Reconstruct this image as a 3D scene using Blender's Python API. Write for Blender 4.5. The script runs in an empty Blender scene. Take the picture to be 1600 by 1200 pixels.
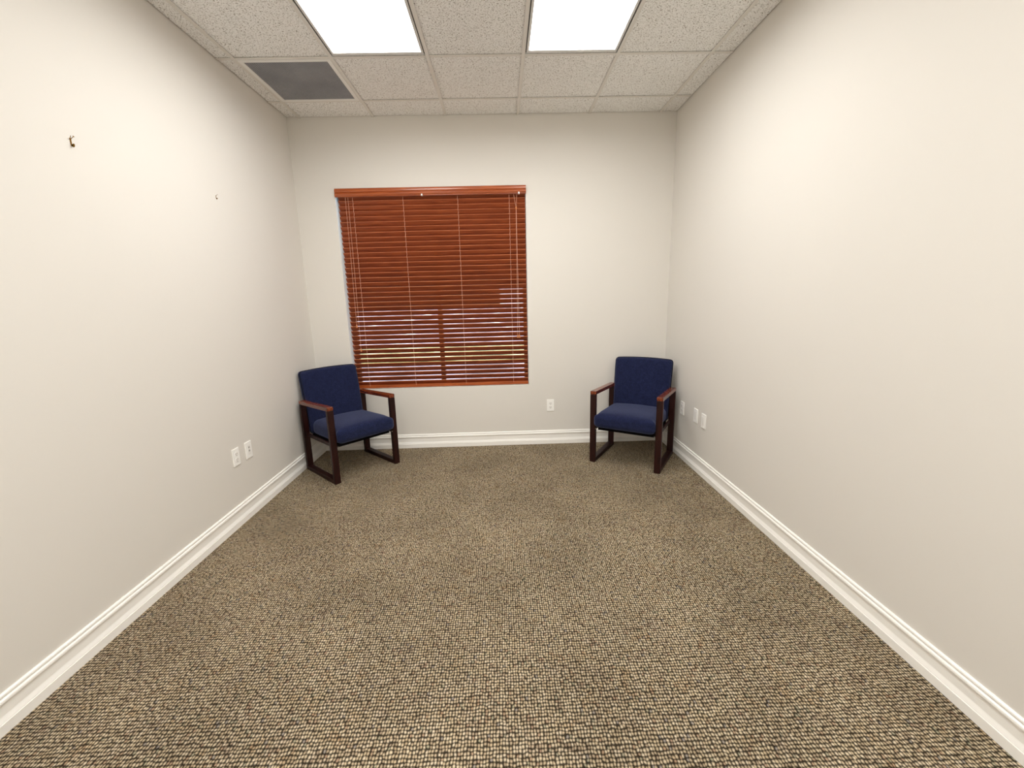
import bpy, bmesh, math, random
from mathutils import Vector, Matrix
random.seed(7)
sc = bpy.context.scene
COL = sc.collection

# ------------------------------------------------------------------ dimensions (metres)
W, H = 3.305, 2.935            # room width, ceiling height
NEAR = -4.75                   # wall behind the camera
T = 0.6096                     # ceiling tile
GX0, GY0 = 0.114, -0.2957      # first grid lines (from the left wall, from the back wall)
WX0, WX1, WZ0, WZ1 = 0.340, 1.998, 0.598, 2.379   # window recess


# ------------------------------------------------------------------ materials
def lin(c):
    return tuple(((v / 255) / 12.92 if v / 255 <= .04045 else ((v / 255 + .055) / 1.055) ** 2.4) for v in c) + (1,)


def newmat(name):
    m = bpy.data.materials.new(name)
    m.use_nodes = True
    nt = m.node_tree
    return m, nt, nt.nodes, nt.links, nt.nodes['Principled BSDF']


def plain(name, rgb, rough=.5, metal=0., spec=.5, bump=None, sheen=0.):
    m, nt, N, L, b = newmat(name)
    b.inputs['Base Color'].default_value = lin(rgb)
    b.inputs['Roughness'].default_value = rough
    b.inputs['Metallic'].default_value = metal
    b.inputs['Specular IOR Level'].default_value = spec
    b.inputs['Sheen Weight'].default_value = sheen
    if bump:
        sc_, st, di = bump
        tc = N.new('ShaderNodeTexCoord')
        n = N.new('ShaderNodeTexNoise'); n.inputs['Scale'].default_value = sc_; n.inputs['Detail'].default_value = 3
        bp = N.new('ShaderNodeBump'); bp.inputs['Strength'].default_value = st; bp.inputs['Distance'].default_value = di
        L.new(tc.outputs['Object'], n.inputs['Vector']); L.new(n.outputs['Fac'], bp.inputs['Height'])
        L.new(bp.outputs['Normal'], b.inputs['Normal'])
    return m


def ramp(N, stops, interp='LINEAR'):
    r = N.new('ShaderNodeValToRGB')
    r.color_ramp.interpolation = interp
    e = r.color_ramp.elements
    while len(e) < len(stops):
        e.new(.5)
    for i, (p, c) in enumerate(stops):
        e[i].position = p
        e[i].color = c if len(c) == 4 else (*c, 1)
    return r


def math_node(N, L, op, a, b=None, clamp=False):
    n = N.new('ShaderNodeMath'); n.operation = op; n.use_clamp = clamp
    for i, v in enumerate((a, b)):
        if v is None:
            continue
        if isinstance(v, (int, float)):
            n.inputs[i].default_value = v
        else:
            L.new(v, n.inputs[i])
    return n.outputs[0]


def mix(N, L, fac, a, b, blend='MIX'):
    n = N.new('ShaderNodeMix'); n.data_type = 'RGBA'; n.blend_type = blend
    for s, v in ((n.inputs['Factor'], fac), (n.inputs['A'], a), (n.inputs['B'], b)):
        if isinstance(v, (int, float)):
            s.default_value = v
        elif isinstance(v, tuple):
            s.default_value = v
        else:
            L.new(v, s)
    return n.outputs['Result']


def wood(name, dark, light, rough, axis='X', scale=6., coat=.3, spec=.5):
    m, nt, N, L, b = newmat(name)
    tc = N.new('ShaderNodeTexCoord')
    mp = N.new('ShaderNodeMapping')
    s = {'X': (1, 14, 14), 'Y': (14, 1, 14), 'Z': (14, 14, 1)}[axis]
    mp.inputs['Scale'].default_value = s
    n = N.new('ShaderNodeTexNoise'); n.inputs['Scale'].default_value = scale
    n.inputs['Detail'].default_value = 6; n.inputs['Distortion'].default_value = .6
    L.new(tc.outputs['Object'], mp.inputs['Vector']); L.new(mp.outputs['Vector'], n.inputs['Vector'])
    r = ramp(N, [(.3, lin(dark)), (.7, lin(light))])
    L.new(n.outputs['Fac'], r.inputs['Fac']); L.new(r.outputs['Color'], b.inputs['Base Color'])
    b.inputs['Roughness'].default_value = rough
    b.inputs['Specular IOR Level'].default_value = spec
    b.inputs['Coat Weight'].default_value = coat
    b.inputs['Coat Roughness'].default_value = .2
    return m


def carpet_mat():
    m, nt, N, L, b = newmat('carpet_loop_weave')
    tc = N.new('ShaderNodeTexCoord')
    mp = N.new('ShaderNodeMapping')
    mp.inputs['Scale'].default_value = (1 / .0104, 1 / .0129, 1)
    L.new(tc.outputs['Object'], mp.inputs['Vector'])
    vo = N.new('ShaderNodeTexVoronoi'); vo.voronoi_dimensions = '2D'; vo.feature = 'F1'
    vo.inputs['Scale'].default_value = 1; vo.inputs['Randomness'].default_value = .30
    wn = N.new('ShaderNodeTexNoise'); wn.inputs['Scale'].default_value = 38; wn.inputs['Detail'].default_value = 1
    L.new(tc.outputs['Object'], wn.inputs['Vector'])
    wv = N.new('ShaderNodeVectorMath'); wv.operation = 'SCALE'; wv.inputs['Scale'].default_value = .8
    L.new(wn.outputs['Color'], wv.inputs[0])
    ad = N.new('ShaderNodeVectorMath'); ad.operation = 'ADD'
    L.new(mp.outputs['Vector'], ad.inputs[0]); L.new(wv.outputs[0], ad.inputs[1])
    L.new(ad.outputs[0], vo.inputs['Vector'])
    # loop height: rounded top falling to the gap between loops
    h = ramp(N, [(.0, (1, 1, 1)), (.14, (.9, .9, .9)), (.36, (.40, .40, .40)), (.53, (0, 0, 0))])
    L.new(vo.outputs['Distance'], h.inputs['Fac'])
    # yarn colours, one per loop
    sep = N.new('ShaderNodeSeparateColor'); L.new(vo.outputs['Color'], sep.inputs['Color'])
    yr = ramp(N, [(0, lin((196, 176, 142))), (.30, lin((212, 194, 162))), (.55, lin((178, 158, 126))), (.70, lin((224, 207, 177))),
                  (.83, lin((154, 134, 106))), (.93, lin((166, 134, 104))), (.965, lin((146, 143, 116))), (.985, lin((134, 128, 124)))], 'CONSTANT')
    L.new(sep.outputs['Red'], yr.inputs['Fac'])
    # space-dyed drifts of rust, olive and grey across the yarn
    nz = N.new('ShaderNodeTexNoise'); nz.inputs['Scale'].default_value = 14; nz.inputs['Detail'].default_value = 3
    L.new(tc.outputs['Object'], nz.inputs['Vector'])
    dr = ramp(N, [(.30, lin((150, 132, 124))), (.45, lin((186, 170, 148))), (.55, lin((186, 172, 146))), (.7, lin((178, 146, 112)))])
    L.new(nz.outputs['Fac'], dr.inputs['Fac'])
    c1 = mix(N, L, .35, yr.outputs['Color'], dr.outputs['Color'])
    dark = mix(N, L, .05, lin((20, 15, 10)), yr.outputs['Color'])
    c2 = mix(N, L, h.outputs['Color'], dark, c1)  # shade in the gaps and highlights on loop tops put into the colour
    nb = N.new('ShaderNodeTexNoise'); nb.inputs['Scale'].default_value = 2.2; nb.inputs['Detail'].default_value = 2
    L.new(tc.outputs['Object'], nb.inputs['Vector'])
    wr = ramp(N, [(.35, (1.0, .99, .98)), (.65, (1.24, 1.235, 1.23))])
    L.new(nb.outputs['Fac'], wr.inputs['Fac'])
    c3 = mix(N, L, 1., c2, wr.outputs['Color'], 'MULTIPLY')
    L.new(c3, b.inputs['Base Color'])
    b.inputs['Roughness'].default_value = .95
    b.inputs['Specular IOR Level'].default_value = .1
    bp = N.new('ShaderNodeBump'); bp.inputs['Strength'].default_value = .8; bp.inputs['Distance'].default_value = .004
    L.new(h.outputs['Color'], bp.inputs['Height']); L.new(bp.outputs['Normal'], b.inputs['Normal'])
    return m


def tile_mat():
    m, nt, N, L, b = newmat('fissured_ceiling_tile')
    tc = N.new('ShaderNodeTexCoord')
    # short wormy fissures: thin contour of a noise, broken up by a second noise
    n1 = N.new('ShaderNodeTexNoise'); n1.inputs['Scale'].default_value = 88; n1.inputs['Detail'].default_value = 1.5
    n1.inputs['Distortion'].default_value = .5
    n2 = N.new('ShaderNodeTexNoise'); n2.inputs['Scale'].default_value = 120; n2.inputs['Detail'].default_value = 1
    for n in (n1, n2):
        L.new(tc.outputs['Object'], n.inputs['Vector'])
    a = math_node(N, L, 'SUBTRACT', n1.outputs['Fac'], .5)
    a = math_node(N, L, 'ABSOLUTE', a)
    worm = math_node(N, L, 'LESS_THAN', a, .03)
    gate = math_node(N, L, 'GREATER_THAN', n2.outputs['Fac'], .53)
    fis = math_node(N, L, 'MULTIPLY', worm, gate)
    # pin holes
    vo = N.new('ShaderNodeTexVoronoi'); vo.inputs['Scale'].default_value = 110; vo.inputs['Randomness'].default_value = 1
    L.new(tc.outputs['Object'], vo.inputs['Vector'])
    hole = math_node(N, L, 'LESS_THAN', vo.outputs['Distance'], .16)
    mask = math_node(N, L, 'MAXIMUM', fis, hole)
    col = mix(N, L, mask, lin((246, 246, 244)), lin((122, 112, 98)))
    L.new(col, b.inputs['Base Color'])
    b.inputs['Roughness'].default_value = .95
    inv = math_node(N, L, 'SUBTRACT', 1., mask)
    bp = N.new('ShaderNodeBump'); bp.inputs['Strength'].default_value = .5; bp.inputs['Distance'].default_value = .002
    L.new(inv, bp.inputs['Height']); L.new(bp.outputs['Normal'], b.inputs['Normal'])
    return m


def perforated_mat():
    m, nt, N, L, b = newmat('perforated_grey_metal')
    tc = N.new('ShaderNodeTexCoord')
    vo = N.new('ShaderNodeTexVoronoi'); vo.voronoi_dimensions = '2D'; vo.inputs['Scale'].default_value = 125
    vo.inputs['Randomness'].default_value = 0
    rot = N.new('ShaderNodeMapping'); rot.inputs['Rotation'].default_value = (0, 0, math.radians(45))
    L.new(tc.outputs['Object'], rot.inputs['Vector']); L.new(rot.outputs['Vector'], vo.inputs['Vector'])
    hole = math_node(N, L, 'LESS_THAN', vo.outputs['Distance'], .33)
    # soot left by the moving air
    n = N.new('ShaderNodeTexNoise'); n.inputs['Scale'].default_value = 4; n.inputs['Detail'].default_value = 3
    L.new(tc.outputs['Object'], n.inputs['Vector'])
    r = ramp(N, [(.3, lin((146, 149, 156))), (.7, lin((170, 172, 178)))])
    L.new(n.outputs['Fac'], r.inputs['Fac'])
    col = mix(N, L, hole, r.outputs['Color'], lin((58, 54, 52)))
    L.new(col, b.inputs['Base Color'])
    b.inputs['Roughness'].default_value = .7
    return m


def fabric_mat():
    m, nt, N, L, b = newmat('navy_upholstery')
    tc = N.new('ShaderNodeTexCoord')
    n = N.new('ShaderNodeTexNoise'); n.inputs['Scale'].default_value = 260; n.inputs['Detail'].default_value = 2
    n2 = N.new('ShaderNodeTexNoise'); n2.inputs['Scale'].default_value = 38; n2.inputs['Detail'].default_value = 4
    for k in (n, n2):
        L.new(tc.outputs['Object'], k.inputs['Vector'])
    r = ramp(N, [(.3, lin((14, 18, 40))), (.7, lin((36, 43, 80)))])
    r2 = ramp(N, [(.35, (.75, .75, .78)), (.7, (1.1, 1.1, 1.08))])
    L.new(n.outputs['Fac'], r.inputs['Fac']); L.new(n2.outputs['Fac'], r2.inputs['Fac'])
    c = mix(N, L, 1., r.outputs['Color'], r2.outputs['Color'], 'MULTIPLY')
    L.new(c, b.inputs['Base Color'])
    b.inputs['Roughness'].default_value = .95
    b.inputs['Specular IOR Level'].default_value = .15
    b.inputs['Sheen Weight'].default_value = .42
    b.inputs['Sheen Roughness'].default_value = .5
    b.inputs['Sheen Tint'].default_value = lin((150, 160, 200))
    bp = N.new('ShaderNodeBump'); bp.inputs['Strength'].default_value = .35; bp.inputs['Distance'].default_value = .001
    L.new(n.outputs['Fac'], bp.inputs['Height']); L.new(bp.outputs['Normal'], b.inputs['Normal'])
    return m


def emit(name, rgb, strength):
    m, nt, N, L, b = newmat(name)
    b.inputs['Base Color'].default_value = lin((240, 240, 236))
    b.inputs['Emission Color'].default_value = lin(rgb)
    b.inputs['Emission Strength'].default_value = strength
    b.inputs['Roughness'].default_value = .4
    return m


def ground_mat():
    # worn asphalt with paler concrete patches and sealed dark ones
    m, nt, N, L, b = newmat('patched_asphalt')
    tc = N.new('ShaderNodeTexCoord')
    mp = N.new('ShaderNodeMapping'); mp.inputs['Scale'].default_value = (.55, .16, 1)
    n = N.new('ShaderNodeTexNoise'); n.inputs['Scale'].default_value = 1.4; n.inputs['Detail'].default_value = 4
    L.new(tc.outputs['Object'], mp.inputs['Vector']); L.new(mp.outputs['Vector'], n.inputs['Vector'])
    r = ramp(N, [(.38, lin((66, 60, 66))), (.52, lin((124, 114, 124))), (.60, lin((150, 142, 150))), (.64, lin((232, 230, 234)))])
    L.new(n.outputs['Fac'], r.inputs['Fac']); L.new(r.outputs['Color'], b.inputs['Base Color'])
    b.inputs['Roughness'].default_value = .9
    return m


def lawn_mat():
    m, nt, N, L, b = newmat('dappled_lawn')
    tc = N.new('ShaderNodeTexCoord')
    n = N.new('ShaderNodeTexNoise'); n.inputs['Scale'].default_value = 1.3; n.inputs['Detail'].default_value = 5
    L.new(tc.outputs['Object'], n.inputs['Vector'])
    r = ramp(N, [(.36, lin((66, 74, 40))), (.50, lin((128, 128, 82))), (.62, lin((196, 192, 140)))])
    L.new(n.outputs['Fac'], r.inputs['Fac']); L.new(r.outputs['Color'], b.inputs['Base Color'])
    b.inputs['Roughness'].default_value = .95
    return m


def glass_mat():
    m = bpy.data.materials.new('window_glass'); m.use_nodes = True
    N, L = m.node_tree.nodes, m.node_tree.links
    N.remove(N['Principled BSDF'])
    t = N.new('ShaderNodeBsdfTransparent'); t.inputs['Color'].default_value = (.86, .9, .9, 1)
    g = N.new('ShaderNodeBsdfGlossy'); g.inputs['Roughness'].default_value = .02
    fr = N.new('ShaderNodeFresnel'); fr.inputs['IOR'].default_value = 1.45
    mx = N.new('ShaderNodeMixShader')
    L.new(fr.outputs[0], mx.inputs[0]); L.new(t.outputs[0], mx.inputs[1]); L.new(g.outputs[0], mx.inputs[2])
    L.new(mx.outputs[0], N['Material Output'].inputs['Surface'])
    return m


M = dict(
    wall=plain('beige_wall_paint', (223, 219, 212), .75, spec=.25, bump=(220, .08, .0006)),
    trim=plain('white_semi_gloss_trim', (250, 248, 243), .3),
    tile=tile_mat(),
    grid=plain('white_grid_metal', (226, 223, 217), .45),
    carpet=carpet_mat(),
    lampframe=plain('white_enamel', (222, 222, 220), .35),
    gasket=plain('dark_gap', (70, 66, 62), .8),
    diffuser=emit('lit_acrylic_diffuser', (255, 255, 250), 3.2),
    ventframe=plain('vent_white_enamel', (240, 239, 236), .4),
    perf=perforated_mat(),
    fabric=fabric_mat(),
    edge_shade=plain('navy_edge_shade', (13, 14, 24), .9, spec=.1),
    base=plain('black_cambric', (14, 13, 15), .95, spec=.1),
    armwood=wood('mahogany_stain_lit', (62, 20, 9), (140, 64, 30), .24, 'Y', 5),  # same wood as the legs, lightened for the light on the arm tops
    legwood=wood('mahogany_stain_shaded', (20, 5, 4), (48, 12, 8), .42, 'Z', 5, 0., .3),  # same wood as the arms, darkened for the shade on legs and rails
    metal=plain('bright_steel', (200, 200, 198), .25, 1),
    slat=wood('cherry_slat', (126, 55, 27), (162, 80, 42), .4, 'X', 4, .25),
    slat_highlight=wood('cherry_slat_highlight', (204, 118, 76), (222, 142, 98), .3, 'X', 4, .25),
    valance=wood('cherry_valance', (146, 66, 26), (178, 90, 40), .3, 'X', 4, .4),
    cord=plain('tan_cord', (226, 176, 152), .8),
    tassel=wood('tassel_wood', (190, 112, 60), (216, 142, 84), .4, 'Z', 30),
    brass=plain('brass', (150, 112, 44), .28, 1),
    plate=plain('white_plastic_plate', (253, 252, 248), .35),
    device=plain('white_plastic_device', (244, 242, 238), .4),
    jack=plain('jack_grey', (176, 173, 168), .6),
    slot=plain('socket_slot', (70, 66, 62), .7),
    bronze=plain('bronze_aluminium', (74, 46, 30), .45, .4),
    glass=glass_mat(),
    ground=ground_mat(),
    lawn=lawn_mat(),
    pale=plain('pale_stucco', (226, 224, 230), .9),
    roof=plain('roof_shingle', (110, 84, 74), .9),
    hedge=plain('hedge_green', (44, 50, 36), .95, bump=(14, .8, .1)),
    sky_blocker=plain('sky_blocker_white', (200, 196, 190), .8),
)


# ------------------------------------------------------------------ mesh helpers
def new_obj(name, bm, mat, parent=None, smooth=False):
    me = bpy.data.meshes.new(name)
    bm.normal_update()
    bm.to_mesh(me); bm.free()
    me.materials.append(mat)
    if smooth:
        for p in me.polygons:
            p.use_smooth = True
    o = bpy.data.objects.new(name, me)
    COL.objects.link(o)
    if parent is not None:
        o.parent = parent
    return o


def box(bm, x0, x1, y0, y1, z0, z1):
    v = [bm.verts.new(p) for p in ((x0, y0, z0), (x1, y0, z0), (x1, y1, z0), (x0, y1, z0),
                                   (x0, y0, z1), (x1, y0, z1), (x1, y1, z1), (x0, y1, z1))]
    for f in ((3, 2, 1, 0), (4, 5, 6, 7), (0, 1, 5, 4), (1, 2, 6, 5), (2, 3, 7, 6), (3, 0, 4, 7)):
        bm.faces.new([v[i] for i in f])
    return v


def bevel_all(bm, w, seg=2):
    bmesh.ops.bevel(bm, geom=list(bm.edges), offset=w, segments=seg, profile=.6, affect='EDGES', clamp_overlap=True)


def bbox(x0, x1, y0, y1, z0, z1, bev=0., seg=2):
    bm = bmesh.new(); box(bm, x0, x1, y0, y1, z0, z1)
    if bev:
        bevel_all(bm, bev, seg)
    return bm


def prism(bm, pts_a, pts_b, closed=True):
    """loft between two equal point lists; caps at both ends"""
    a = [bm.verts.new(p) for p in pts_a]; b = [bm.verts.new(p) for p in pts_b]
    n = len(a)
    for i in range(n if closed else n - 1):
        j = (i + 1) % n
        bm.faces.new((a[i], a[j], b[j], b[i]))
    if closed:
        bm.faces.new(list(reversed(a))); bm.faces.new(b)
    bmesh.ops.recalc_face_normals(bm, faces=list(bm.faces))


def tube(bm, path, r, n=8):
    rings = []
    P = [Vector(p) for p in path]
    for i, p in enumerate(P):
        t = (P[min(i + 1, len(P) - 1)] - P[max(i - 1, 0)]).normalized()
        u = t.cross(Vector((0, 1, 0)))
        if u.length < 1e-3:
            u = t.cross(Vector((1, 0, 0)))
        u.normalize(); w = t.cross(u)
        rings.append([bm.verts.new(p + r * (math.cos(2 * math.pi * k / n) * u + math.sin(2 * math.pi * k / n) * w)) for k in range(n)])
    for a, b in zip(rings, rings[1:]):
        for k in range(n):
            bm.faces.new((a[k], a[(k + 1) % n], b[(k + 1) % n], b[k]))
    bm.faces.new(rings[0]); bm.faces.new(list(reversed(rings[-1])))
    bmesh.ops.recalc_face_normals(bm, faces=list(bm.faces))


def lathe(bm, prof, cx, cy, n=14):
    rings = []
    for r, z in prof:
        rings.append([bm.verts.new((cx + r * math.cos(2 * math.pi * k / n), cy + r * math.sin(2 * math.pi * k / n), z)) for k in range(n)])
    for a, b in zip(rings, rings[1:]):
        for k in range(n):
            bm.faces.new((a[k], a[(k + 1) % n], b[(k + 1) % n], b[k]))
    bm.faces.new(rings[0]); bm.faces.new(list(reversed(rings[-1])))
    bmesh.ops.recalc_face_normals(bm, faces=list(bm.faces))


def cushion(hx, hy, hz, r, deform, seg=(22, 14, 10)):
    """rounded box of half sizes hx,hy,hz, edge radius r, passed through deform(x,y,z)"""
    bm = bmesh.new()
    h = (hx, hy, hz)
    cache = {}

    def vert(p):
        k = tuple(round(c, 6) for c in p)
        if k not in cache:
            q = Vector([max(-h[i] + r, min(h[i] - r, p[i])) for i in range(3)])
            d = Vector(p) - q
            if d.length > 1e-9:
                d = d.normalized() * r
            cache[k] = bm.verts.new(deform(*(q + d)))
        return cache[k]

    def grid_pts(n, half):
        # more samples near the rounded ends
        e = [-half + r * (1 - math.cos(math.pi / 2 * i / 4)) for i in range(4)]
        mid = [-half + r + (2 * half - 2 * r) * i / n for i in range(n + 1)]
        return e + mid + [-v for v in reversed(e)]
    G = [grid_pts(seg[i], h[i]) for i in range(3)]
    for ax in range(3):
        a, b = [(1, 2), (2, 0), (0, 1)][ax]
        for sgn in (-1, 1):
            for i in range(len(G[a]) - 1):
                for j in range(len(G[b]) - 1):
                    q = []
                    for (ii, jj) in ((i, j), (i + 1, j), (i + 1, j + 1), (i, j + 1)):
                        p = [0, 0, 0]; p[ax] = sgn * h[ax]; p[a] = G[a][ii]; p[b] = G[b][jj]
                        q.append(vert(p))
                    if sgn < 0:
                        q.reverse()
                    if len(set(q)) == 4:
                        bm.faces.new(q)
    bmesh.ops.recalc_face_normals(bm, faces=list(bm.faces))
    return bm


def struct(o):
    o['kind'] = 'structure'
    return o


def thing(name, label, cat, loc=(0, 0, 0), rz=0., group=None):
    o = bpy.data.objects.new(name, None)
    o.empty_display_size = .1
    COL.objects.link(o)
    o.location = loc; o.rotation_euler = (0, 0, rz)
    o['label'] = label; o['category'] = cat
    if group:
        o['group'] = group
    return o


def dup(root, loc, rz, label):
    c = root.copy(); COL.objects.link(c)
    c.location = loc; c.rotation_euler = (0, 0, rz); c['label'] = label
    for ch in list(root.children):
        d = ch.copy(); COL.objects.link(d); d.parent = c
        for g in list(ch.children):
            e = g.copy(); COL.objects.link(e); e.parent = d
    return c


# ------------------------------------------------------------------ the room
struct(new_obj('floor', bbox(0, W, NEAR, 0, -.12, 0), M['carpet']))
struct(new_obj('wall_left', bbox(-.15, 0, NEAR - .15, .2, -.12, H + .25), M['wall']))
struct(new_obj('wall_right', bbox(W, W + .15, NEAR - .15, .2, -.12, H + .25), M['wall']))
struct(new_obj('wall_near', bbox(0, W, NEAR - .15, NEAR, -.12, H + .25), M['wall']))
# back wall: a frame of faces round the window opening with its own reveals
bm = bmesh.new()
TH = .2
outer = [(0, -.12), (W, -.12), (W, H + .25), (0, H + .25)]
inner = [(WX0, WZ0), (WX1, WZ0), (WX1, WZ1), (WX0, WZ1)]
vo_ = {}
for y in (0, TH):
    for nme, ring in (('o', outer), ('i', inner)):
        vo_[nme, y] = [bm.verts.new((x, y, z)) for x, z in ring]
for i in range(4):
    j = (i + 1) % 4
    for y in (0, TH):
        bm.faces.new((vo_['o', y][i], vo_['o', y][j], vo_['i', y][j], vo_['i', y][i]))
    bm.faces.new((vo_['i', 0][i], vo_['i', 0][j], vo_['i', TH][j], vo_['i', TH][i]))
    bm.faces.new((vo_['o', 0][i], vo_['o', 0][j], vo_['o', TH][j], vo_['o', TH][i]))
bmesh.ops.recalc_face_normals(bm, faces=list(bm.faces))
for f_ in bm.faces:                      # daylight on the reveals put in as the whiter trim colour
    c_ = f_.calc_center_median()
    if .01 < c_.y < TH - .01 and WX0 - .01 < c_.x < WX1 + .01 and WZ0 - .01 < c_.z < WZ1 + .01:
        f_.material_index = 1
wb = struct(new_obj('wall_back', bm, M['wall']))
wb.data.materials.append(M['trim'])

# ceiling: lay-in tiles just above the grid flange, with openings for lights and vent
GAP = .007                      # shadow gap between tiles and walls
gx = [GAP] + [GX0 + k * T for k in range(6)] + [W - GAP]
gy = [-GAP]
y = GY0
while y > NEAR + .02:
    gy.append(y); y -= T
gy.append(NEAR + GAP)
LIGHTS = [(GX0 + T, GX0 + 2 * T), (GX0 + 3 * T, GX0 + 4 * T)]
LY1, LY0 = GY0 - T, GY0 - 3 * T
LROWS = [(LY0, LY1), (LY0 - 4 * T, LY1 - 4 * T)]
VENT = (GX0, GX0 + T, GY0 - T, GY0)


def opening(cx, cy):
    for a, b in LIGHTS:
        for y0, y1 in LROWS:
            if a < cx < b and y0 < cy < y1:
                return True
    return VENT[0] < cx < VENT[1] and VENT[2] < cy < VENT[3]


bm = bmesh.new()
for i in range(len(gx) - 1):
    for j in range(len(gy) - 1):
        if not opening((gx[i] + gx[i + 1]) / 2, (gy[j] + gy[j + 1]) / 2):
            box(bm, gx[i], gx[i + 1], gy[j + 1], gy[j], H + .006, H + .02)
# plenum deck over everything
box(bm, 0, W, NEAR, 0, H + .2, H + .22)
ceil = struct(new_obj('ceiling', bm, M['tile']))
bm = bmesh.new()
fw = .0115
for x in gx[1:-1]:
    box(bm, x - fw, x + fw, NEAR, 0, H - .0005, H + .003)
for yy in gy[1:-1]:
    for a, b in zip(gx[:-1], gx[1:]):
        box(bm, a + (fw if a > .01 else 0), b - (fw if b < W - .01 else 0), yy - fw, yy + fw, H, H + .003)
new_obj('suspension_grid', bm, M['grid'], ceil)

# baseboards with a double bead, an inset field and a plinth
PROF = [(0, .1344), (.005, .1344), (.0085, .131), (.0095, .126), (.0085, .121), (.0058, .1195), (.0085, .1180), (.0125, .114), (.0135, .108),
        (.0125, .1025), (.0095, .1000), (.0075, .0980), (.0075, .060), (.0085, .056), (.0135, .042), (.0135, .0400), (.0120, .0388), (.0160, .0380), (.0160, 0), (0, 0)]


def baseboard(name, fn):
    bm = bmesh.new()
    prism(bm, [fn(t, z, 0) for t, z in PROF], [fn(t, z, 1) for t, z in PROF])
    return struct(new_obj(name, bm, M['trim']))


baseboard('baseboard_left', lambda t, z, e: (t, (-t if e else NEAR + t), z))
baseboard('baseboard_right', lambda t, z, e: (W - t, (-t if e else NEAR + t), z))
baseboard('baseboard_back', lambda t, z, e: ((W - t if e else t), -t, z))
baseboard('baseboard_near', lambda t, z, e: ((W - t if e else t), NEAR + t, z))

# ------------------------------------------------------------------ window in the recess
bm = bmesh.new()
fy0, fy1 = .115, .165
box(bm, WX0, WX0 + .032, fy0, fy1, WZ0, WZ1)
box(bm, WX1 - .032, WX1, fy0, fy1, WZ0, WZ1)
box(bm, WX0 + .032, WX1 - .032, fy0, fy1, WZ0, WZ0 + .032)
box(bm, WX0 + .032, WX1 - .032, fy0, fy1, WZ1 - .032, WZ1)
cxm = 1.1735
box(bm, cxm - .02, cxm + .02, fy0, fy1, WZ0 + .032, WZ1 - .032)
win = struct(new_obj('window_1', bm, M['bronze']))
for a, b in ((WX0 + .032, cxm - .02), (cxm + .02, WX1 - .032)):
    new_obj('window_pane', bbox(a, b, .137, .141, WZ0 + .032, WZ1 - .032), M['glass'], win)

# ------------------------------------------------------------------ wooden venetian blind
bl = thing('venetian_blind', 'reddish brown wooden venetian blind hanging closed in the window opening', 'blind', (WX0, 0, WZ0))
O = Vector((WX0, 0, WZ0))


def lb(bm):      # shift mesh built in room coordinates into the blind's own space
    bmesh.ops.translate(bm, vec=-O, verts=list(bm.verts))
    return bm


bm = bmesh.new()
vp = [(-.012, 2.376), (-.016, 2.374), (-.018, 2.366), (-.022, 2.360), (-.023, 2.352), (-.021, 2.345), (-.016, 2.341), (-.017, 2.338), (-.023, 2.334),
      (-.025, 2.326), (-.023, 2.318), (-.018, 2.313), (-.018, 2.309), (-.015, 2.306), (-.004, 2.306), (-.004, 2.376)]
prism(bm, [(WX0 + .004, a, b) for a, b in vp], [(WX1 + .002, a, b) for a, b in vp])
val = new_obj('valance', lb(bm), M['valance'], bl)
for cx in (1.095, 1.938):
    bm = bmesh.new()
    box(bm, cx - .007, cx + .007, -.0275, -.0030, 2.3035, 2.3062)
    box(bm, cx - .006, cx + .006, -.0275, -.0255, 2.3062, 2.318)
    c_ = new_obj('valance_clip', lb(bm), M['plate'], val)
    c_['label'] = 'clear plastic clip'
new_obj('headrail', lb(bbox(WX0 + .006, WX1 - .004, .008, .060, 2.318, 2.374)), M['slat'], bl)

PITCH, TH_, DEP = .04362, math.radians(49.5), .0505
SX0, SX1 = WX0 + .017, WX1 - .004
bm = bmesh.new()
for k in range(-1, 38):
    zf = 2.277 - k * PITCH + random.uniform(-.0004, .0004)
    th = TH_ + random.uniform(-.012, .012)
    n = 6
    pts = []
    for i in range(n + 1):           # slightly crowned slat, front edge high
        s = i / n
        crown = .0012 * math.sin(math.pi * s)
        yy = .015 + DEP * s * math.cos(th) - crown * math.sin(th)
        zz = zf - DEP * s * math.sin(th) - crown * math.cos(th)
        pts.append((yy, zz))
    t2 = .0048
    top = [(a + t2 * math.sin(th), b + t2 * math.cos(th)) for a, b in reversed(pts)]
    sag = random.uniform(-.0015, .0015)
    loop = pts + top
    m0 = [(SX0 + random.uniform(-.001, .001), a, b) for a, b in loop]
    x0 = m0[0][0]
    before = set(bm.faces)
    prism(bm, [(x0, a, b) for a, b in loop], [(SX1, a, b + sag * .3) for a, b in loop])
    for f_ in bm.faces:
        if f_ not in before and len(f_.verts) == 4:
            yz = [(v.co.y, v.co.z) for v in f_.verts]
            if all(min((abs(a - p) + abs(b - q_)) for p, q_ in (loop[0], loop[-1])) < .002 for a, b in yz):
                f_.material_index = 1       # rounded front edge, lamp highlight painted as a lighter colour
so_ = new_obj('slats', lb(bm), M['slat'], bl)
so_.data.materials.append(M['slat_highlight'])
new_obj('bottom_rail', lb(bbox(SX0, SX1, .012, .062, .6025, .630, .003)), M['valance'], bl)
LC = (.485, .922, 1.400, 1.853)
for cx in LC:
    bm = bmesh.new()
    path = []
    zc = 2.306
    for k in range(38):
        zf = 2.277 - k * PITCH
        path += [(cx - .0012, .0112, zf + .004), (cx + .0015, .0135, zf - .019)]
    path += [(cx + .001, .0105, .632), (cx + .004, .0105, .622)]
    tube(bm, [(cx, .012, 2.306)] + path, .0013, 6)
    new_obj('ladder_cord', lb(bm), M['cord'], bl)


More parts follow.
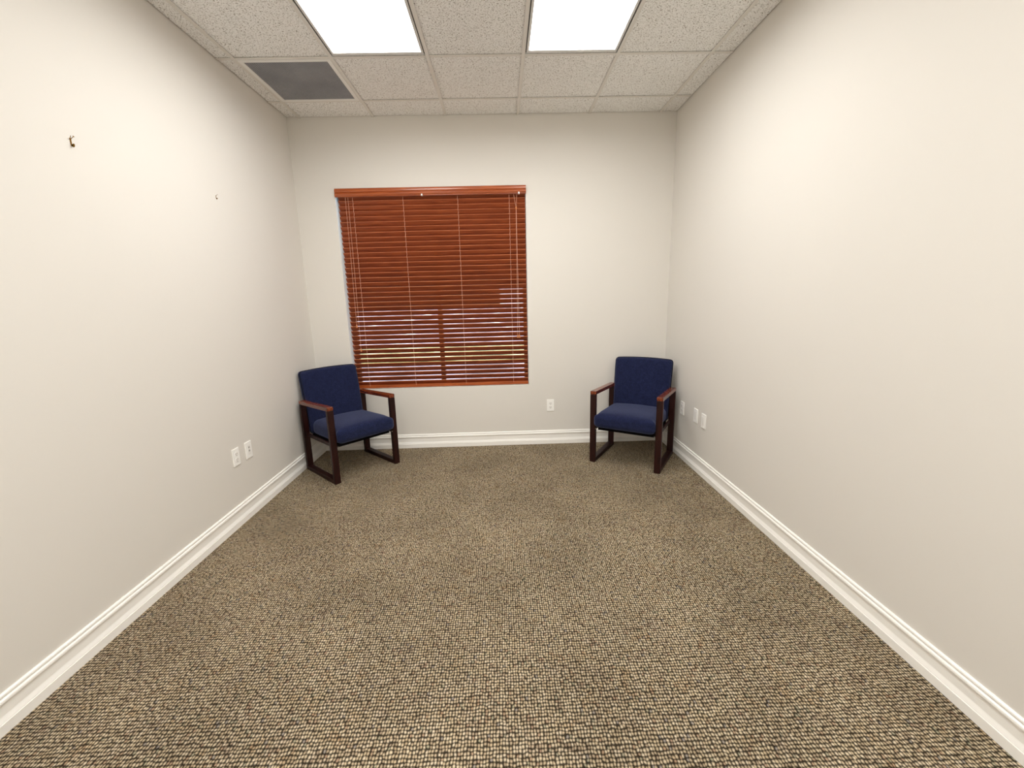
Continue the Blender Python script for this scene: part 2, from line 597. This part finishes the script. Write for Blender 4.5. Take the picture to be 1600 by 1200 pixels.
def pull(points, tas):
    bm = bmesh.new()
    tube(bm, points, .0012, 6)
    c = new_obj('pull_cord', lb(bm), M['cord'], bl)
    x, yv, z = tas
    bm = bmesh.new()
    lathe(bm, [(.0015, z + .016), (.004, z + .013), (.0055, z + .004), (.0075, z - .008), (.0075, z - .015), (.004, z - .018)], x, yv)
    new_obj('tassel', lb(bm), M['tassel'], c, smooth=True)


YC = .001
pull([(.426, YC, 2.306), (.4245, YC, 1.8), (.420, YC - .002, 1.21)], (.420, YC - .002, 1.193))
pull([(.449, YC, 2.306), (.446, YC, 1.7), (.438, YC - .002, .99)], (.438, YC - .002, .972))
pull([(1.892, YC, 2.306), (1.9105, YC, 2.20), (1.9085, YC, 1.7), (1.902, YC - .002, 1.08)], (1.902, YC - .002, 1.062))
pull([(1.920, YC, 2.306), (1.9135, YC, 2.20), (1.9150, YC, 1.7), (1.9185, YC - .002, 1.08)], (1.9185, YC - .002, 1.062))
bm = bmesh.new()
lathe(bm, [(.003, 2.204), (.006, 2.199), (.0068, 2.188), (.0055, 2.180), (.002, 2.176)], 1.912, YC)
new_obj('cord_condenser', lb(bm), M['tassel'], bl, smooth=True)

# ------------------------------------------------------------------ armchairs
PI = math.pi
HW, LW, DD, AF, AR = .298, .050, .522, .630, .610
ch = thing('armchair', 'navy blue upholstered armchair with mahogany sled frame in the left corner beside the window', 'chair',
           group='pair of navy waiting room armchairs')
for s in (-1, 1):
    xa, xb = sorted((s * HW, s * (HW - LW)))
    bmx = bbox(xa, xb, 0, .030, .0, AF - .030, .004)
    new_obj('front_leg', bmx, M['legwood'], ch)
    bmx = bbox(xa, xb, DD - .030, DD, .0, AR - .028, .004)
    new_obj('rear_leg', bmx, M['legwood'], ch)
    bm = bmesh.new()
    box(bm, xa, xb, 0, DD, 0, .030)
    for v in bm.verts:
        base = AF + (AR - AF) * v.co.y / DD
        v.co.z = base - .030 + v.co.z
    bevel_all(bm, .0045, 2)
    new_obj('armrest', bm, M['armwood'], ch)
    new_obj('runner', bbox(xa + .001, xb - .001, .028, DD - .028, 0, .034, .004), M['legwood'], ch)
    xr0, xr1 = sorted((s * .252, s * .266))
    new_obj('seat_rail', bbox(xr0, xr1, .028, DD - .028, .292, .322, .003), M['legwood'], ch)
    br = new_obj('bracket', bbox(s * .244 - .004, s * .244 + .004, -.004, .012, .302, .308, .001), M['metal'], ch)
    br['label'] = 'small bright metal bracket'


def seat_def(x, y, z):
    # y: -hy front .. hy rear
    v = y + .2025                       # -.045 .. .45
    u = (v + .045) / .495
    zc = .374
    zz = zc + z
    top = (z + .070) / .14
    crown = .010 + .012 * (1 - (x / .245) ** 2) * top
    slope = -.016 * u * top
    front = -.014 * max(0, 1 - u / .26) ** 1.6 * top
    belly = .012 * max(0, 1 - u / .18) * (1 - top)
    xx = x * (1 + (.07 if v < -.006 else 0) * min(1, (-.006 - v) / .012 if v < -.006 else 0))
    return (xx, v, zz + crown + slope + front + belly)


seat = new_obj('seat', cushion(.2445, .2475, .070, .048, seat_def), M['fabric'], ch, smooth=True)
new_obj('seat_base', bbox(-.236, .236, .030, .47, .288, .314, .004), M['base'], ch)


def back_def(x, y, z):
    t = (z + .265) / .53                # 0 bottom .. 1 top
    w = 1 + .03 * t
    vf = .446 + .082 * t
    curve = -.010 * (1 - (x / .25) ** 2) * (1 if y < 0 else .3)
    crown = .012 * (1 - (x / .25) ** 2) * t
    belly = -.010 * math.sin(math.pi * t) * (1 if y < 0 else 0)
    return (x * w, vf + .0375 + y + curve * .6 + belly, .580 + z + crown)


new_obj('backrest', cushion(.2465, .0375, .265, .027, back_def, (20, 4, 22)), M['fabric'], ch, smooth=True)
pth = []
for sx, sz in ((-1, -1), (-1, 1), (1, 1), (1, -1)):
    for i in range(7):
        a = {(-1, -1): PI, (-1, 1): PI / 2, (1, 1): 0, (1, -1): -PI / 2}[sx, sz]
        a = {(-1, -1): 1.5 * PI - i * PI / 12, (-1, 1): PI - i * PI / 12, (1, 1): PI / 2 - i * PI / 12, (1, -1): -i * PI / 12}[sx, sz]
        pth.append((sx * (.2465 - .027) + .0275 * math.cos(a), sz * (.265 - .027) + .0275 * math.sin(a)))
pth.append(pth[0])
dense = []
for (a, b), (c_, d) in zip(pth, pth[1:]):
    n = max(1, int(math.hypot(c_ - a, d - b) / .03))
    dense += [(a + (c_ - a) * i / n, b + (d - b) * i / n) for i in range(n)]
dense.append(pth[-1])
bm = bmesh.new()
tube(bm, [back_def(a, -.013, b) for a, b in dense], .0042, 6)
bk = [o for o in ch.children if o.name.startswith('backrest')][0]
pp = new_obj('edge_shade', bm, M['edge_shade'], bk, smooth=True)  # dark tube added for the shade on the cushion's side panel
PC, PA = (.609, -.602), math.radians(46.8)
ch.location = (PC[0], PC[1], 0); ch.rotation_euler = (0, 0, PA)
dup(ch, (2.7376, -.6590, 0), math.radians(-32.5),
    'navy blue upholstered armchair with mahogany sled frame in the right corner near three wall plates')


# ------------------------------------------------------------------ wall plates (built facing -y, origin at the plate's centre on the wall)
def plate(label, kind, loc, rz):
    o = thing('wall_outlet' if kind == 'duplex' else 'wall_plate', label, 'outlet' if kind == 'duplex' else 'wall plate', loc, rz, 'white wall plates')
    bm = bbox(-.035, .035, -.0065, 0, -.057, .057, .0025, 2)
    new_obj('cover_plate', bm, M['plate'], o)
    if kind == 'duplex':
        for s in (-1, 1):
            cz = s * .0195
            bm = bmesh.new()
            pts = []
            for k in range(28):
                a = 2 * math.pi * k / 28
                pts.append((max(-.0165, min(.0165, .0190 * math.cos(a))), .0152 * math.sin(a) + cz))
            prism(bm, [(a, -.0060, b) for a, b in pts], [(a, -.0085, b) for a, b in pts])
            r = new_obj('receptacle', bm, M['device'], o)
            bm = bmesh.new()
            box(bm, -.0072, -.0050, -.0088, -.0080, cz - .001, cz + .0075)
            box(bm, .0050, .0072, -.0088, -.0080, cz - .0005, cz + .0070)
            box(bm, -.0022, .0022, -.0088, -.0080, cz - .0100, cz - .0055)
            new_obj('slot', bm, M['slot'], r)
        bm = bmesh.new()
        tube(bm, [(0, -.006, 0), (0, -.0078, 0)], .0032, 10)
        new_obj('screw', bm, M['device'], o)
    else:
        new_obj('insert', bbox(-.0168, .0168, -.0080, -.0060, -.0335, .0335, .0008), M['device'], o)
        if kind == 'jack':
            for cz in (.018, -.006):
                new_obj('jack', bbox(-.0075, .0075, -.0084, -.0078, cz - .006, cz + .006), M['jack'], o)
        for cz in (.0475, -.0475):
            bm = bmesh.new(); tube(bm, [(0, -.006, cz), (0, -.0075, cz)], .0028, 10)
            new_obj('screw', bm, M['device'], o)
    return o


plate('white duplex outlet on the back wall under the window, left of the right chair', 'duplex', (2.2045, 0, .3865), 0)
plate('white duplex outlet on the left wall, the one farther from the navy chair', 'duplex', (0, -1.327, .4475), -PI / 2 + PI)
plate('white plate with faint grey jacks on the left wall, nearer the navy chair', 'jack', (0, -1.188, .4465), PI / 2)
plate('white duplex outlet on the right wall, half hidden nearest the navy chair', 'duplex', (W, -.446, .4420), -PI / 2)
plate('white rectangular wall plate on the right wall, middle one of three', 'decora', (W, -.708, .4470), -PI / 2)
plate('white rectangular wall plate on the right wall, farthest of three from the chair', 'decora', (W, -.844, .4400), -PI / 2)


# ------------------------------------------------------------------ brass picture hooks on the left wall
def hook(label, y, z, s, two):
    o = thing('picture_hook', label, 'hook', (0, y, z), 0, 'brass picture hooks on the left wall')
    bm = bmesh.new()
    pr = [(.0006, .018), (.0022, .018), (.0022, -.010), (.0045, -.0155), (.0085, -.0165), (.012, -.0125), (.013, -.004), (.0115, -.004),
          (.0105, -.0115), (.0080, -.0148), (.0050, -.0140), (.0030, -.0098), (.0006, -.012)]
    prism(bm, [(a * s, -.0027 * s, b * s) for a, b in pr], [(a * s, .0027 * s, b * s) for a, b in pr])
    new_obj('hook_strip', bm, M['brass'], o)
    bm = bmesh.new()
    tube(bm, [(.0130 * s, .004 * s, .0245 * s), (.0005, 0, .012 * s)], .0011 * s, 8)
    if two:
        tube(bm, [(.0120 * s, -.007 * s, .0245 * s), (.0005, -.001, .010 * s)], .0011 * s, 8)
    n_ = new_obj('nail', bm, M['brass'], o)
    bm = bmesh.new()
    tube(bm, [(.0125 * s, .0038 * s, .0238 * s), (.0142 * s, .0042 * s, .0258 * s)], .0030 * s, 10)
    new_obj('nail_head', bm, M['brass'], n_)


hook('larger brass picture hook high on the left wall, nearer the camera', -2.025, 2.0925, 1.0, True)
hook('smaller brass picture hook high on the left wall, nearer the window', -1.114, 2.0760, .66, False)

# ------------------------------------------------------------------ ceiling troffers and return vent
FR = .019


def light(label, x0, x1, y0, y1):
    o = thing('ceiling_light', label, 'light', ((x0 + x1) / 2, (y0 + y1) / 2, H), 0, 'recessed ceiling lights')
    hx, hy = (x1 - x0) / 2 - FR, (y1 - y0) / 2 - FR
    bm = bmesh.new()
    b_, e_ = .014, .030
    for a in ((-hx, hx, -hy, -hy + e_), (-hx, hx, hy - e_, hy), (-hx, -hx + b_, -hy + e_, hy - e_), (hx - b_, hx, -hy + e_, hy - e_)):
        box(bm, *a, .0015, .016)
    new_obj('door_frame', bm, M['lampframe'], o)
    bm = bmesh.new()
    g_ = .004
    for a in ((-hx - .006, -hx, -hy, hy), (hx, hx + .006, -hy, hy)):
        box(bm, *a, .006, .010)
    new_obj('gasket', bm, M['gasket'], o)
    new_obj('diffuser', bbox(-hx + b_, hx - b_, -hy + e_, hy - e_, .010, .013), M['diffuser'], o)
    bm = bmesh.new()
    box(bm, -hx - .006, hx + .006, -hy, hy, .06, .065)
    box(bm, -hx - .008, -hx - .006, -hy, hy, .010, .065); box(bm, hx + .006, hx + .008, -hy, hy, .010, .065)
    box(bm, -hx, hx, -hy - .002, -hy, .010, .065); box(bm, -hx, hx, hy, hy + .002, .010, .065)
    new_obj('housing', bm, M['lampframe'], o)
    ld = bpy.data.lights.new('troffer_lamp', 'AREA')
    ld.shape = 'RECTANGLE'; ld.size = 2 * (hx - b_); ld.size_y = 2 * (hy - e_)
    ld.energy = LAMP; ld.color = (1, .993, .984); ld.spread = math.radians(SPREAD)
    lo = bpy.data.objects.new('troffer_lamp', ld); COL.objects.link(lo)
    lo.location = ((x0 + x1) / 2, (y0 + y1) / 2, H + .0085)
    return o


LAMP, SPREAD = 20.5, 172
light('lit white recessed ceiling light on the left, beside the grey vent', *LIGHTS[0], *LROWS[0])
light('lit white recessed ceiling light on the right, farther from the grey vent', *LIGHTS[1], *LROWS[0])
light('lit white recessed ceiling light behind the viewpoint on the left', *LIGHTS[0], *LROWS[1])
light('lit white recessed ceiling light behind the viewpoint on the right', *LIGHTS[1], *LROWS[1])

vx, vy = (VENT[0] + VENT[1]) / 2, (VENT[2] + VENT[3]) / 2
vt = thing('ceiling_vent', 'grey perforated return air vent in a white frame in the ceiling corner', 'vent', (vx, vy, H))
bm = bmesh.new()
ho, hi = .292, .266
for a in ((-ho, ho, -ho, -hi), (-ho, ho, hi, ho), (-ho, -hi, -hi, hi), (hi, ho, -hi, hi)):
    box(bm, *a, -.002, .008)
new_obj('vent_frame', bm, M['ventframe'], vt)
new_obj('perforated_panel', bbox(-hi, hi, -hi, hi, .002, .006), M['perf'], vt)

# ------------------------------------------------------------------ outside, seen only through the blind's gaps
struct(new_obj('ground', bbox(-60, 64, .2, 80, -.35, -.15), M['ground']))
lw = new_obj('lawn', bbox(-20, 22, 6.6, 9.5, -.15, -.08), M['lawn'])
lw['kind'] = 'stuff'; lw['label'] = 'strip of yellow green lawn outside the window'; lw['category'] = 'lawn'
bd = new_obj('neighbouring_building', bbox(1.6, 15, 60, 66, -.15, 2.9), M['pale']); struct(bd)
struct(new_obj('hedge', bbox(-55, 60, 70, 73, -.15, 10, .4, 3), M['hedge']))
struct(new_obj('sky_blocker', bbox(-3, 7, .2, 1.4, 2.75, 2.9), M['sky_blocker']))  # unseen overhang added to block the sky above the window

# ------------------------------------------------------------------ daylight
wd = bpy.data.worlds.new('sky'); sc.world = wd; wd.use_nodes = True
N, L = wd.node_tree.nodes, wd.node_tree.links
sky = N.new('ShaderNodeTexSky'); sky.sky_type = 'NISHITA'; sky.sun_disc = False
sky.sun_elevation = math.radians(48); sky.sun_rotation = math.radians(200); sky.air_density = 1.2; sky.dust_density = 2
L.new(sky.outputs['Color'], N['Background'].inputs['Color'])
N['Background'].inputs['Strength'].default_value = 1.0
sd = bpy.data.lights.new('sun', 'SUN'); sd.energy = 12; sd.angle = .01; sd.color = (1, .96, .9)
so = bpy.data.objects.new('sun', sd); COL.objects.link(so)
so.rotation_euler = (math.radians(38), 0, math.radians(205))

# ------------------------------------------------------------------ camera (solved from the room's edges)
f, pitch, yaw, roll = 665.68, -.20272, .02063, -.02492
cy_, sy_ = math.cos(yaw), math.sin(yaw)
fw_ = Vector((sy_ * math.cos(pitch), cy_ * math.cos(pitch), math.sin(pitch)))
rt = Vector((cy_, -sy_, 0)); up = rt.cross(fw_)
c, s = math.cos(roll), math.sin(roll)
X = c * rt + s * up; Y = -s * rt + c * up; Z = -fw_
cam = bpy.data.cameras.new('camera'); cam.sensor_width = 36; cam.sensor_fit = 'HORIZONTAL'; cam.lens = f / 1600 * 36
cam.clip_start = .02
co = bpy.data.objects.new('camera', cam); COL.objects.link(co)
co.matrix_world = Matrix(((X.x, Y.x, Z.x, 1.75491), (X.y, Y.y, Z.y, -3.99249), (X.z, Y.z, Z.z, 1.42739), (0, 0, 0, 1)))
sc.camera = co

sc.view_settings.view_transform = 'Standard'
sc.view_settings.look = 'None'
sc.view_settings.exposure = 0
sc.view_settings.gamma = 1
sc.view_settings.use_curve_mapping = False
sc.cycles.max_bounces = 12
sc.cycles.diffuse_bounces = 6
